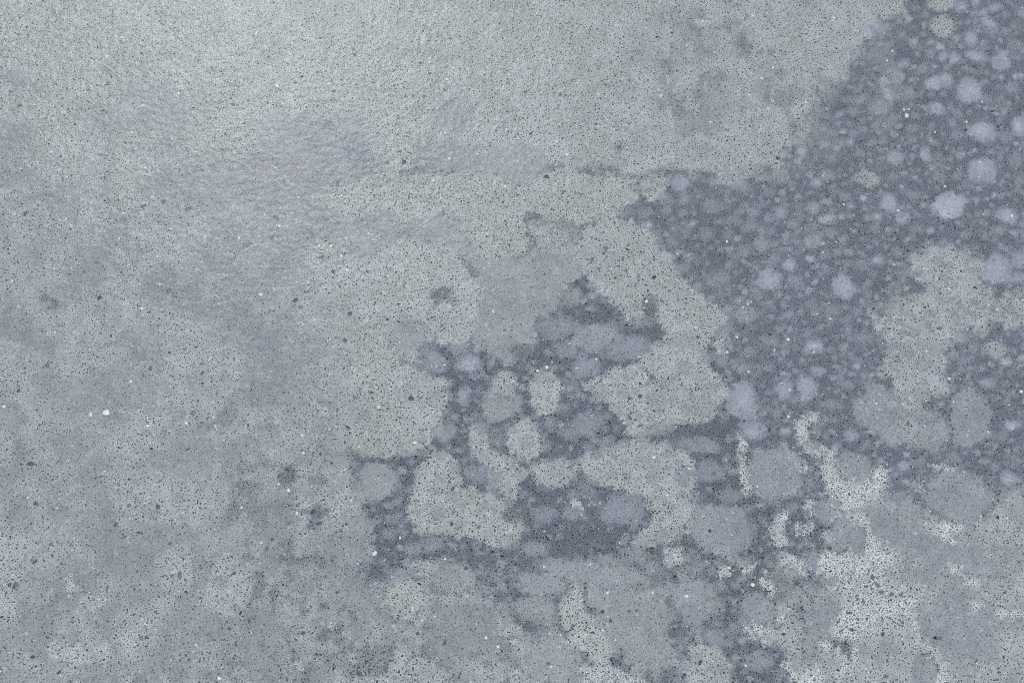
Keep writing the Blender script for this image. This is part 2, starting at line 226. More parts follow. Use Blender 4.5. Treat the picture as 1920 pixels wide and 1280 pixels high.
# round nodules: x, y, rx, ry, tilt, kind
N = [
 (1765,50,26,20,0,'sage'),(1765,8,26,14,0,'sage'),(1800,15,14,12,0,'pale'),(1855,45,15,11,20,'pale'),(1820,75,15,15,0,'pale'),(1843,85,11,13,0,'haze'),
 (1830,105,22,11,12,'pale'),(1877,115,17,18,0,'pale'),(1790,110,12,12,0,'pale'),(1767,105,9,12,20,'pale'),(1762,88,10,8,0,'bright'),(1694,121,11,8,0,'pale'),
 (1683,145,12,12,0,'fog'),(1750,157,14,14,0,'bright'),(1772,150,12,17,-30,'pale'),(1658,152,11,8,0,'pale'),(1665,178,10,16,-30,'pale'),(1645,202,19,15,-20,'fog'),
 (1815,175,25,26,0,'pale'),(1755,205,17,12,0,'pale'),(1705,178,10,13,0,'haze'),(1840,248,30,20,28,'pale'),(1885,258,13,12,0,'haze'),(1912,240,16,22,0,'pale'),
 (1680,295,15,13,0,'pale'),(1735,290,11,16,0,'pale'),(1605,102,10,8,0,'haze'),(1585,187,13,7,0,'haze'),(1535,205,9,8,0,'haze'),(1710,242,11,9,0,'haze'),
 (1655,265,9,8,0,'haze'),(1840,320,30,22,10,'pale'),(1902,300,14,14,0,'haze'),(1650,106,10,8,0,'haze'),(1625,335,22,18,0,'sage'),(1530,342,11,9,0,'pale'),
 (1550,411,17,9,0,'sage'),(1780,387,29,25,0,'bright'),(1665,380,18,16,0,'pale'),(1692,410,12,15,0,'pale'),(1712,366,15,8,0,'haze'),(1885,404,22,14,15,'pale'),
 (1480,498,12,12,0,'pale'),(1440,525,23,23,0,'pale'),(1492,528,17,12,0,'haze'),(1580,542,26,22,15,'pale'),(1645,490,12,10,0,'pale'),(1680,474,12,10,0,'haze'),
 (1555,438,13,11,0,'haze'),(1500,407,9,8,0,'haze'),(1485,420,11,8,0,'haze'),(1495,385,8,8,0,'haze'),(1560,583,12,9,0,'haze'),(1515,625,11,10,0,'haze'),
 (1868,505,30,29,0,'pale'),(1912,488,16,18,0,'pale'),(1908,520,15,12,0,'pale'),(1875,432,11,9,0,'haze'),(1620,635,22,11,0,'haze'),(1605,545,9,7,0,'haze'),
 (1275,345,18,15,0,'pale'),(1208,398,16,12,0,'haze'),(1215,422,10,9,0,'pale'),(1345,525,25,16,-10,'haze'),(1395,592,20,17,0,'fog'),(1218,580,13,25,0,'slate'),
 (1405,425,16,10,0,'haze'),(1325,437,16,10,0,'haze'),(1335,388,20,14,0,'haze'),(1275,505,13,12,0,'haze'),(1388,350,20,11,20,'haze'),(1260,455,10,10,0,'haze'),
 (1525,650,18,15,0,'pale'),(1533,697,13,12,0,'pale'),(1512,725,19,27,-12,'pale'),(1470,730,17,20,0,'pale'),(1590,722,14,9,0,'haze'),(1392,750,29,34,0,'pale'),
 (1415,808,22,18,0,'pale'),(1450,885,50,55,0,'fog'),(1603,877,32,29,0,'fog'),(1586,1006,34,36,0,'fog'),(1820,785,40,56,-8,'fog'),(1795,925,70,46,10,'fog'),
 (1597,817,13,12,0,'pale'),(1890,898,17,15,0,'pale'),(1848,718,14,9,0,'pale'),(1785,860,16,10,0,'haze'),(1878,818,12,9,0,'haze'),(1865,655,20,14,0,'sage'),(1885,680,12,8,0,'sage'),
 (1551,960,27,24,10,'fog'),(1345,990,58,42,20,'fog'),(1418,1142,30,27,0,'fog'),(1735,1262,20,32,0,'fog'),(1505,1000,14,12,0,'slate'),
 (935,758,37,33,0,'stone'),(880,682,20,18,0,'pale'),(833,812,22,17,0,'fog'),(705,900,40,36,0,'stone'),(1045,615,36,20,0,'haze'),(1125,635,48,30,15,'fog'),
 (1175,655,45,22,-15,'haze'),(1060,655,22,17,0,'haze'),(812,680,30,19,10,'haze'),(862,655,18,13,0,'haze'),(1035,888,40,30,0,'blue'),(895,890,24,18,0,'haze'),
 (1160,960,44,30,0,'haze'),(942,718,28,22,0,'blue'),(868,742,14,16,0,'pale'),(1095,795,30,20,0,'haze'),(1100,690,26,18,0,'haze'),(1090,668,10,10,0,'haze'),
 (1310,835,45,14,10,'haze'),(1200,605,18,10,0,'haze'),(980,660,20,14,0,'slate'),(1095,1075,90,26,10,'fog'),(1010,1095,55,22,0,'fog'),(850,1085,45,28,0,'mauve'),
 (960,965,20,16,0,'slate'),(1020,965,24,16,0,'haze'),(730,1000,16,12,0,'haze'),(1000,1030,26,15,0,'haze'),(1065,815,14,12,0,'haze'),(930,830,14,12,0,'haze'),
 (1330,885,26,20,0,'haze'),(1365,930,22,14,0,'haze'),(1400,990,20,16,0,'haze'),(1510,660,9,7,0,'haze'),(1440,690,10,8,0,'haze'),(1480,590,10,8,0,'haze'),(1450,640,10,9,0,'haze'),
 (1340,1140,20,16,0,'mauve'),(1340,1200,22,20,0,'haze'),(1420,1240,26,20,0,'haze'),(1485,1180,22,26,0,'blue'),(1000,1145,38,22,0,'mauve'),(1230,1150,16,30,0,'mauve'),
 (600,875,26,12,0,'mauve'),(745,915,10,9,0,'haze'),(1405,660,14,10,0,'haze'),(1560,760,22,10,0,'haze'),(1860,60,12,8,0,'haze'),(1898,165,12,12,0,'haze'),(1900,85,14,12,0,'haze'),
 (1730,130,8,7,0,'haze'),(1560,300,12,9,0,'haze'),(1610,290,10,8,0,'haze'),(1600,250,10,9,0,'haze'),(1640,235,9,8,0,'haze'),(1560,250,9,8,0,'haze'),(1795,330,10,8,0,'haze'),(1760,330,11,9,0,'haze'),
 (1585,370,10,8,0,'haze'),(1440,360,14,9,0,'haze'),(1440,410,12,9,0,'haze'),(1395,470,12,10,0,'haze'),(1640,430,10,8,0,'haze'),(1720,430,12,8,0,'haze'),(1810,440,12,9,0,'haze'),(1545,480,10,8,0,'haze'),
]

# the many small cells that crowd the dark mix: dart throwing inside the dark outlines
def in_poly(x, y, poly):
    c = False; n = len(poly)
    for i in range(n):
        x0, y0 = poly[i]; x1, y1 = poly[(i+1) % n]
        if (y0 > y) != (y1 > y) and x < (x1-x0)*(y-y0)/(y1-y0)+x0: c = not c
    return c
DARKS = [p[4] for p in P if p[0] == 'dark_field']
cells = [(n_[0], n_[1], max(n_[2], n_[3])) for n_ in N]
SMALL = []
for _ in range(22000):
    x = random.uniform(640, 1930); y = random.uniform(-10, 1290)
    if not any(in_poly(x, y, q) for q in DARKS): continue
    heart = x < 1390 and y > 480
    r = random.choice([4, 5, 6, 6, 7, 8, 10, 12, 15, 19]) if not heart else random.choice([5, 7, 9, 12, 15, 19])
    gap = 1.5 if not heart else 3
    if any((x-a)**2+(y-b)**2 < (r+c*.92+gap)**2 for a, b, c in cells): continue
    cells.append((x, y, r)); kk = random.choice(['haze', 'haze', 'haze', 'pale', 'fog']) if not heart else random.choice(['haze', 'fog', 'mauve', 'haze'])
    SMALL.append((x, y, r*random.uniform(.8, 1.25), r*random.uniform(.65, 1.0), random.uniform(-40, 40), kk))
    if len(SMALL) > 1300: break
N = SMALL+N
LOWER = []; cells = []
LOWP = [(480,1010),(700,1080),(1000,1060),(1350,1040),(1500,1100),(1560,1300),(450,1300),(330,1180)]
for _ in range(6000):
    x = random.uniform(330, 1600); y = random.uniform(1000, 1300); r = random.choice([8, 11, 15, 20, 28, 36])
    if not in_poly(x, y, LOWP) or any((x-a)**2+(y-b)**2 < (r+c)**2*.85 for a, b, c in cells): continue
    cells.append((x, y, r)); LOWER.append((x, y, r*random.uniform(.9, 1.3), r*random.uniform(.6, 1), random.uniform(-50, 50), random.choice(['fog', 'mauve', 'stone', 'blue', 'haze', 'slate'])))
MOTTLE = [('murk', (1180,-80,1720,300), 46, .54, .66, .6), ('slate', (1220,20,1480,240), 24, .57, .69, .45), ('lav', (-60,250,620,760), 60, .50, .60, .7), ('murk', (-60,560,640,1330), 85, .48, .56, .75), ('sage', (-60,560,640,1330), 65, .57, .62, .5), ('murk', (-60,300,560,760), 80, .53, .60, .7),
          ('slate', (420,860,700,1330), 30, .60, .70, .6), ('slate', (900,1040,1500,1330), 26, .58, .68, .8), ('fog', (1600,920,1980,1330), 50, .48, .58, .7), ('haze', (1640,930,1980,1100), 24, .58, .68, .6), ('fog', (500,440,780,900), 30, .60, .70, .4)]

def srgb2lin(c):
    c = np.asarray(c, float)/255.0
    return np.where(c <= .04045, c/12.92, ((c+.055)/1.055)**2.4)

def chaikin(p, n=2):
    p = np.array(p, float)
    for _ in range(n):
        q = np.roll(p, -1, 0); a = p*.75+q*.25; b = p*.25+q*.75
        p = np.stack([a, b], 1).reshape(-1, 2)
    return p

def sdist(px, py, poly):                        # signed distance, positive inside
    d2 = np.full(px.shape, 1e12); inside = np.zeros(px.shape, bool); n = len(poly)
    for i in range(n):
        x0, y0 = poly[i]; x1, y1 = poly[(i+1) % n]
        ex, ey = x1-x0, y1-y0; L = ex*ex+ey*ey+1e-9
        t = np.clip(((px-x0)*ex+(py-y0)*ey)/L, 0, 1)
        d2 = np.minimum(d2, (px-x0-t*ex)**2+(py-y0-t*ey)**2)
        if y0 != y1:
            c = ((y0 > py) != (y1 > py)) & (px < (x1-x0)*(py-y0)/(y1-y0)+x0)
            inside ^= c
    return np.where(inside, 1, -1)*np.sqrt(d2)

# the stone's mix at every grid point: paste colour, grain parameters and the piece it belongs to
def stone(px, py):
    n = px.size; col = np.zeros((n, 3)); par = np.zeros((n, 4)); lab = np.zeros(n, int)
    def kv(k): c, a, b, s = K[k]; return srgb2lin(c), np.array([a, b, s, 0])
    w1x = (fbm(px, py, 26, 1)-.5); w1y = (fbm(px, py, 26, 2)-.5)
    w2x = (fbm(px, py, 7, 3, 2)-.5); w2y = (fbm(px, py, 7, 4, 2)-.5)
    # ground mix: mauve on the left, running over to the dark field at right
    c0, p0 = kv('mauve'); c1, p1 = kv('blue'); c2, p2 = kv('slate')
    m = smooth(.50, .58, fbm(px, py, 70, 20, 5))[:, None]
    col[:] = c0*(1-m)+c1*m; par[:] = p0*(1-m)+p1*m
    m = (smooth(.60, .70, fbm(px+300, py, 60, 27, 5))*.35)[:, None]
    col[:] = col*(1-m)+c2*m; par[:] = par*(1-m)+p2*m
    def put(sel, a, k, i):
        c, p = kv(k); a3 = a[:, None]
        col[sel] = col[sel]*(1-a3)+c*a3; par[sel] = par[sel]*(1-a3)+p*a3
        if i: lab[sel[a > .5]] = i
    def nodule(j, x0, y0, rx, ry, tl, k, small, mark):
        R = max(rx, ry)*2+12
        sel = np.nonzero((abs(px-x0) < R) & (abs(py-y0) < R))[0]
        if not len(sel): return
        g = .13*min(rx, ry)**.5*2.2
        x = px[sel]-x0+g*(3.2*w1x[sel]+2.0*w2x[sel]); y = py[sel]-y0+g*(3.2*w1y[sel]+2.0*w2y[sel])
        t = math.radians(tl); u = (x*math.cos(t)+y*math.sin(t))/rx; v = (-x*math.sin(t)+y*math.cos(t))/ry
        r = np.sqrt(u*u+v*v); s = min(.5, 5.0/min(rx, ry))
        strength = .95 if rx > 24 else (.85 if k != 'haze' else .75)
        if small: strength = (.6+.38*TAB[j])*float(small)
        r = r + (.35+3.5/min(rx, ry))*(fbm(px[sel], py[sel], 7, 90, 3)-.5)+.6*(fbm(px[sel], py[sel], max(9, rx*.8), 91, 2)-.5)
        seam = smooth(.80, 1.02, r)*(1-smooth(1.05, 1.30, r))*smooth(.38, .60, fbm(px[sel], py[sel], 22, 34, 3))*(.8 if min(rx, ry) > 16 else .45)
        kw = par[sel, 3].copy(); put(sel, seam, 'slate', 0); par[sel, 3] = kw
        a = smooth(1+s, 1-s, r)*strength
        if k in ('pale', 'bright', 'haze'): a = a*(.80+.2*smooth(1, .1, r))
        keepw = par[sel, 3].copy(); put(sel, a, k, 0); par[sel, 3] = keepw*(1-.6*a); sel2 = sel[a > .45*strength]
        if k == 'pale' and min(rx, ry) > 8: put(sel, smooth(.62, .0, r)*.55*TAB[j+77], 'bright', 0); par[sel, 3] = keepw*(1-.6*a)
        if mark and ((not small and (k != 'haze' or rx >= 14)) or (small and min(rx, ry) >= 8)): lab[sel2] = 1000+j
    first = True
    for i, (nm, k, soft, rag, poly) in enumerate(P):
        if nm == 'dark_blot' and first:             # the crowded cells of the lower middle, and faint mottling elsewhere
            first = False
            for j, q in enumerate(LOWER): nodule(j, *q, .55, False)
            for kk, bx, sc_, lo, hi, st in MOTTLE:
                x_, y_ = px, py; f = smooth(bx[0]-60, bx[0]+60, px)*(1-smooth(bx[2]-60, bx[2]+60, px))*smooth(bx[1]-50, bx[1]+50, py)*(1-smooth(bx[3]-50, bx[3]+50, py))
                se = np.nonzero(f > 0)[0]; put(se, f[se]*st*smooth(lo, hi, fbm(px[se]+sc_*7, py[se], sc_, 50, 5)), kk, 0)
        q = chaikin(poly); m = 40
        sel = np.nonzero((px > q[:, 0].min()-m) & (px < q[:, 0].max()+m) & (py > q[:, 1].min()-m) & (py < q[:, 1].max()+m))[0]
        if not len(sel): continue
        q_ = 3.0 if soft < 9 else 4.2; x = px[sel]+rag*(q_*w1x[sel]+1.5*w2x[sel]); y = py[sel]+rag*(q_*w1y[sel]+1.5*w2y[sel])
        d = sdist(x, y, q) + (rag*1.8 if soft < 9 else rag*3.0)*(fbm(px[sel], py[sel], 17, 5, 3)-.5)
        d = d + (6+1.3*rag)*(fbm(px[sel], py[sel], 6, 6, 2)-.5)
        a = smooth(-soft, soft, d)
        if nm == 'sage_patch' and soft < 9:        # broken dark seam just outside the patch
            seam = smooth(-13, -5, d)*(1-smooth(-2, 3, d))*smooth(.45, .62, fbm(px[sel], py[sel], 38, 33, 3))*.75
            put(sel, seam, 'slate', 0)
        if nm == 'white_web': par[sel, 3] = np.maximum(par[sel, 3], smooth(-10, 8, d)*(1 if k == 'white' else .45))
        if nm == 'white_web': a = a*((.60 if soft < 9 else .15)+(.40 if soft < 9 else .85)*smooth(.42, .58, fbm(px[sel], py[sel], 18, 44+i, 3)))
        if nm == 'dark_blot': a = a*.85*(.35+.65*smooth(.40, .56, fbm(px[sel], py[sel], 24, 37, 3)))
        keepw = par[sel, 3].copy()
        put(sel, a, k, i+1 if nm != 'dark_field' else 0); par[sel, 3] = keepw
        if nm == 'dark_field':                     # soft pale puffs all through the dark mix
            put(sel, a*smooth(.56, .74, fbm(px[sel], py[sel], 15, 80, 3))*.55, 'haze', 0); par[sel, 3] = keepw
    for j, q in enumerate(N): nodule(j, *q, j < len(SMALL), True)
    return col, par, lab

# ---------------------------------------------------------------- materials
def stone_material(name, attr, fine=True, rough=.26, spec=.5):
    m = bpy.data.materials.new(name); m.use_nodes = True; nt = m.node_tree; N_ = nt.nodes; L = nt.links
    b = N_['Principled BSDF']; b.inputs['Roughness'].default_value = rough; b.inputs['Specular IOR Level'].default_value = spec
    a = N_.new('ShaderNodeAttribute'); a.attribute_name = attr
    g = N_.new('ShaderNodeTexCoord')
    def noise(scale, detail, ro=.6):
        n = N_.new('ShaderNodeTexNoise'); n.inputs['Scale'].default_value = scale; n.inputs['Detail'].default_value = detail
        n.inputs['Roughness'].default_value = ro; L.new(g.outputs['Object'], n.inputs['Vector']); return n
    n1 = noise(900, 3, .7); n2 = noise(2300, 1)
    r = N_.new('ShaderNodeMapRange'); r.inputs[1].default_value = .65; r.inputs[2].default_value = 1.35
    r.inputs[3].default_value = .74 if fine else .80; r.inputs[4].default_value = 1.26 if fine else 1.16
    av = N_.new('ShaderNodeMath'); av.operation = 'ADD'; L.new(n1.outputs['Fac'], av.inputs[0]); L.new(n2.outputs['Fac'], av.inputs[1])
    L.new(av.outputs[0], r.inputs[0])
    mx = N_.new('ShaderNodeVectorMath'); mx.operation = 'SCALE'; L.new(a.outputs['Color'], mx.inputs[0]); L.new(r.outputs[0], mx.inputs['Scale'])
    L.new(mx.outputs[0], b.inputs['Base Color'])
    n3 = noise(340, 2, .45)
    ad = N_.new('ShaderNodeMath'); ad.operation = 'MULTIPLY_ADD'; L.new(n3.outputs['Fac'], ad.inputs[0]); ad.inputs[1].default_value = 4.0; L.new(n1.outputs['Fac'], ad.inputs[2])
    bp = N_.new('ShaderNodeBump'); bp.inputs['Strength'].default_value = 1.0; bp.inputs['Distance'].default_value = .00014
    L.new(ad.outputs[0], bp.inputs['Height']); L.new(bp.outputs['Normal'], b.inputs['Normal'])
    rr = N_.new('ShaderNodeMapRange'); rr.inputs[3].default_value = rough-.06; rr.inputs[4].default_value = rough+.10
    L.new(n2.outputs['Fac'], rr.inputs[0]); L.new(rr.outputs[0], b.inputs['Roughness'])
    return m
M_PASTE = stone_material('speckled_resin_paste', 'mix')
M_GRAIN = stone_material('quartz_grain', 'mix', fine=False, rough=.26)

def solid(name, c, rough):
    m = stone_material(name, 'mix', fine=False, rough=rough); nt = m.node_tree
    a = [x for x in nt.nodes if x.type == 'ATTRIBUTE'][0]; rgb = nt.nodes.new('ShaderNodeRGB'); l = srgb2lin(c)
    rgb.outputs[0].default_value = (*l, 1)
    for lk in list(a.outputs['Color'].links): s = lk.to_socket; nt.links.new(rgb.outputs[0], s)
    return m
M_DARK = [solid('dark_quartz', (88,96,105), .3), solid('smoky_quartz', (112,121,130), .3), solid('black_quartz', (74,81,90), .28)]
M_WHITE = [solid('white_quartz', (236,238,236), .3), solid('cream_quartz', (226,228,227), .35)]

# ---------------------------------------------------------------- the slab
print('labels', len(SMALL), len(LOWER))
slab = bpy.data.objects.new('stone_slab', None); C.objects.link(slab)
slab['label'] = 'polished grey speckled stone slab with sage, mauve and slate patches and white webbing'
slab['kind'] = 'thing'; slab['category'] = 'stone slab'

def link(name, me, mat, parent=slab, **kw):
    me.materials.append(mat); o = bpy.data.objects.new(name, me); C.objects.link(o); o.parent = parent
    for k, v in kw.items(): o[k] = v
    return o
def mesh(name, co, loops, starts, totals, col=None):
    me = bpy.data.meshes.new(name)
    me.vertices.add(len(co)); me.vertices.foreach_set('co', np.ascontiguousarray(co, np.float32).ravel())
    me.loops.add(len(loops)); me.loops.foreach_set('vertex_index', np.ascontiguousarray(loops, np.int32))
    me.polygons.add(len(starts)); me.polygons.foreach_set('loop_start', np.ascontiguousarray(starts, np.int32))
    try: me.polygons.foreach_set('loop_total', np.ascontiguousarray(totals, np.int32))
    except Exception: pass
    me.update(calc_edges=True)
    if col is not None:
        at = me.attributes.new('mix', 'FLOAT_COLOR', 'POINT')
        at.data.foreach_set('color', np.concatenate([col, np.ones((len(col), 1))], 1).astype(np.float32).ravel())
    me.shade_flat()
    return me

xl, yt = to_world(0, 0); xr, _ = to_world(1920, 0); _, yb = to_world(960, 1280)
step = 2.8*MPP; mg = .012
def lines(a, b, lo, hi):
    core = np.arange(a-mg, b+mg, step); out = []; s = step*2; v = core[-1]
    while v < hi: v = v+s; s = min(s*1.25, .006); out.append(min(v, hi))
    pre = []; s = step*2; v = core[0]
    while v > lo: v = v-s; s = min(s*1.25, .006); pre.append(max(v, lo))
    return np.concatenate([pre[::-1], core, out])
X = lines(xl, xr, xl-.16, xr+.16); Y = lines(yb, yt, yb-.14, yt+.14)
nx, ny = len(X), len(Y); gx, gy = np.meshgrid(X, Y); gx = gx.ravel(); gy = gy.ravel()
PX, PY = to_px(gx, gy)
COL, PAR, LAB = stone(PX, PY)
big = (1+.14*(fbm(PX, PY, 240, 60, 4)-.5)+.34*(fbm(PX, PY, 34, 61, 5)-.5)+.26*(fbm(PX, PY, 9, 62, 3)-.5))
hue = fbm(PX, PY, 60, 63, 5)-.5
COL = COL*big[:, None]*(1+hue[:, None]*np.array([-.012, .0, .012])[None, :]); COLV = COL
quad_v = (np.arange(ny-1)[:, None]*nx+np.arange(nx-1)[None, :]).ravel()
quads = np.stack([quad_v, quad_v+1, quad_v+nx+1, quad_v+nx], 1)
ql = np.max(LAB[quads], axis=1)

def cut(ids, depth, closed=False):
    q = quads[ids]; u, inv = np.unique(q, return_inverse=True); q = inv.reshape(-1, 4)
    co = np.stack([gx[u], gy[u], np.full(len(u), TOP)], 1); c = COLV[u]
    e = np.stack([q, np.roll(q, -1, 1)], 2).reshape(-1, 2); M_ = len(u)+1
    key = e[:, 0].astype(np.int64)*M_+e[:, 1]; rev = e[:, 1].astype(np.int64)*M_+e[:, 0]
    be = e[~np.isin(key, rev)]                      # rim edges, walled down to give the inlay its depth
    bv, binv = np.unique(be, return_inverse=True); binv = binv.reshape(-1, 2)
    low = co[bv].copy(); low[:, 2] = TOP-depth; nb = len(co)
    side = np.stack([be[:, 1], be[:, 0], nb+binv[:, 0], nb+binv[:, 1]], 1)
    allq = np.concatenate([q, side]); co = np.concatenate([co, low]); c = np.concatenate([c, c[bv]])
    return co, allq, c
def quadmesh(name, co, q, c):
    return mesh(name, co, q.ravel(), np.arange(len(q))*4, np.full(len(q), 4), c)

NAMES = {}
for i, p in enumerate(P):
    if p[0] != 'dark_field': NAMES[i+1] = p[0]
for j, p in enumerate(N): NAMES[1000+j] = 'pale_nodule' if p[5] in ('pale', 'bright', 'haze') else 'round_nodule'
counts = {l: int(c) for l, c in zip(*np.unique(ql, return_counts=True))}
for l, c in counts.items():
    if l and (c < 14): ql[ql == l] = 0
for l in sorted(counts):
    if l == 0: continue
    ids = np.nonzero(ql == l)[0]
    if len(ids) == 0: continue
    co, q, c = cut(ids, .003)
    link(NAMES[l], quadmesh(NAMES[l], co, q, c), M_PASTE)
co, q, c = cut(np.nonzero(ql == 0)[0], .003)
x0, x1, y0, y1 = X[0], X[-1], Y[0], Y[-1]
link('base_paste', quadmesh('base_paste', co, q, c), M_PASTE)
bv = np.array([(x0,y0,0),(x1,y0,0),(x1,y1,0),(x0,y1,0),(x0,y0,TOP-.003),(x1,y0,TOP-.003),(x1,y1,TOP-.003),(x0,y1,TOP-.003)])
bq = np.array([(0,3,2,1),(0,1,5,4),(1,2,6,5),(2,3,7,6),(3,0,4,7),(4,5,6,7)])
link('slab_core', quadmesh('slab_core', bv, bq, np.tile(srgb2lin((150,158,166)), (8, 1))), M_PASTE)

# ---------------------------------------------------------------- grains of quartz, far too many to count
def bilinear(A, x, y):
    ix = np.clip(np.searchsorted(X, x)-1, 0, nx-2); iy = np.clip(np.searchsorted(Y, y)-1, 0, ny-2)
    return A[iy*nx+ix]
def grains(name, cell, seed, z, size_px, dark_fn, prob_fn, lo_as=.45, hi_as=.95, nv=6, margin=.03, grow=0.0):
    r = np.random.default_rng(seed); s = cell*MPP
    ax = np.arange(xl-margin, xr+margin, s); ay = np.arange(yb-margin, yt+margin, s)
    x, y = np.meshgrid(ax, ay); x = x.ravel(); y = y.ravel()
    x = x+r.uniform(-.46, .46, x.size)*s; y = y+r.uniform(-.46, .46, y.size)*s
    # keep what the frame can see, and a rim round it
    px, py = to_px(x, y); k = (px > -160) & (px < 2080) & (py > -110) & (py < 1420); x, y, px, py = x[k], y[k], px[k], py[k]
    par = bilinear(PAR, x, y); c = bilinear(COL, x, y)
    keep = r.random(x.size) < prob_fn(par, px, py); x, y, px, py, par, c = x[keep], y[keep], px[keep], py[keep], par[keep], c[keep]
    n = x.size; L = size_px*MPP*par[:, 2]*np.exp(r.normal(0, .23, n))
    asp = r.uniform(lo_as, hi_as, n)
    th = (fbm(px, py, 420, 70, 2)-.5)*4+r.normal(0, 1.2, n)
    ang = (np.arange(nv)[None, :]+r.uniform(-.33, .33, (n, nv)))*2*math.pi/nv
    rad = r.uniform(.74, 1.14, (n, nv))
    u = np.cos(ang)*rad*L[:, None]*.5; v = np.sin(ang)*rad*(L*asp)[:, None]*.5
    g = 1+grow*MPP/np.maximum(np.hypot(u, v), 1e-9); u = u*g; v = v*g
    ct, st = np.cos(th)[:, None], np.sin(th)[:, None]
    vx = x[:, None]+u*ct-v*st; vy = y[:, None]+u*st+v*ct
    tone = dark_fn(par, c, r, n)
    zz = z+r.uniform(0, .00001, (n, 1))*np.ones((1, nv))
    co = np.stack([vx, vy, zz], 2).reshape(-1, 3); loops = np.arange(n*nv)
    col = np.repeat(tone, nv, 0)
    me = mesh(name, co, loops, np.arange(n)*nv, np.full(n, nv), col)
    print(name, n)
    return link(name, me, M_GRAIN, kind='stuff')

DK = srgb2lin((50,57,65)); MID = srgb2lin((140,148,158)); LT = srgb2lin((212,217,221))
def tone_soft(par, c, r, n):                      # grains close to their paste, some lighter, some darker
    f = np.exp(r.normal(-.05, .23, n))[:, None]; wh = c[:, 1:2] > .5
    return np.clip(np.where(wh, MID*1.12, c)*f, 0, .95)
def tone_dark(par, c, r, n):
    crisp = par[:, 0:1]; t = np.clip(r.beta(2.6, 1.1, n)[:, None]*(.30+.75*crisp), 0, .97)
    wh = c[:, 1:2] > .5; t = np.where(wh, t*.75, t); base = np.where(wh, MID, c)
    return base*(1-t)+DK*np.where(c[:, 1:2] < .25, .55, 1)*t
def tone_rim(par, c, r, n):                       # thin bright skins of resin between the grains
    lum = c[:, 1:2]; o = c*(1.08+(.52+1.1*smooth(.34, .16, lum))*r.random((n, 1)))
    k = r.random((n, 1)) < par[:, 3:4]*.9
    return np.clip(np.where(k, srgb2lin((235,238,238))*r.uniform(.8, 1, (n, 1)), o), 0, .95)
def tone_halo(par, c, r, n):
    o = c*(1.08+.24*par[:, 0:1]+.28*smooth(.34, .16, c[:, 1:2])); k = r.random((n, 1)) < par[:, 3:4]*.75
    return np.clip(np.where(k, srgb2lin((220,224,226)), o), 0, .95)
grains('soft_grains', 5.6, 11, TOP+.00002, 6.0, tone_soft, lambda p, px, py: .85*np.ones(len(p)), lo_as=.35, hi_as=.8)
DPROB = lambda p, px, py: p[:, 1]*(.45+.85*p[:, 0])
grains('grain_rims', 4.25, 23, TOP+.00004, 3.8, tone_halo, DPROB, lo_as=.36, hi_as=.80, nv=5, grow=1.35)
grains('dark_grains', 4.25, 23, TOP+.00007, 3.8, tone_dark, DPROB, lo_as=.36, hi_as=.80, nv=5)
grains('light_grains', 5.6, 17, TOP+.00006, 3.8, tone_rim, lambda p, px, py: .26+.26*p[:, 0]+.2*p[:, 3]+.2*(p[:, 1] > .85)+.12, lo_as=.28, hi_as=.60, nv=4)

def tone_sparkle(par, c, r, n): return np.tile(srgb2lin((236,238,238)), (n, 1))*r.uniform(.75, 1, (n, 1))
grains('white_sparks', 34, 31, TOP+.00008, 3.4, tone_sparkle, lambda p, px, py: .35*np.ones(len(p)), nv=6)

# ---------------------------------------------------------------- chips large enough to pick apart
def chip(name, px, py, w, h, tilt, mat):
    x, y = to_world(px, py)
    sx = abs(to_world(px+w*.5, py)[0]-x); sy = abs(to_world(px, py-h*.5)[1]-y)
    n = random.choice([6, 7, 8]); a0 = random.random()*6; t = math.radians(-tilt)
    ring = []
    for i in range(n):
        a = a0+(i+random.uniform(-.25, .25))*2*math.pi/n; r = random.uniform(.78, 1.15)
        u, v = math.cos(a)*r*sx, math.sin(a)*r*sy
        ring.append((u*math.cos(t)-v*math.sin(t), u*math.sin(t)+v*math.cos(t)))
    co = [(u, v, -.0015) for u, v in ring]+[(u, v, .00011) for u, v in ring]+[(u*.86, v*.86, .00016) for u, v in ring]
    f = [tuple(range(2*n, 3*n))]+[(i, (i+1) % n, n+(i+1) % n, n+i) for i in range(n)]+[(n+i, n+(i+1) % n, 2*n+(i+1) % n, 2*n+i) for i in range(n)]
    me = bpy.data.meshes.new(name); me.from_pydata(co, [], f)
    o = link(name, me, mat); o.location = (x, y, TOP)
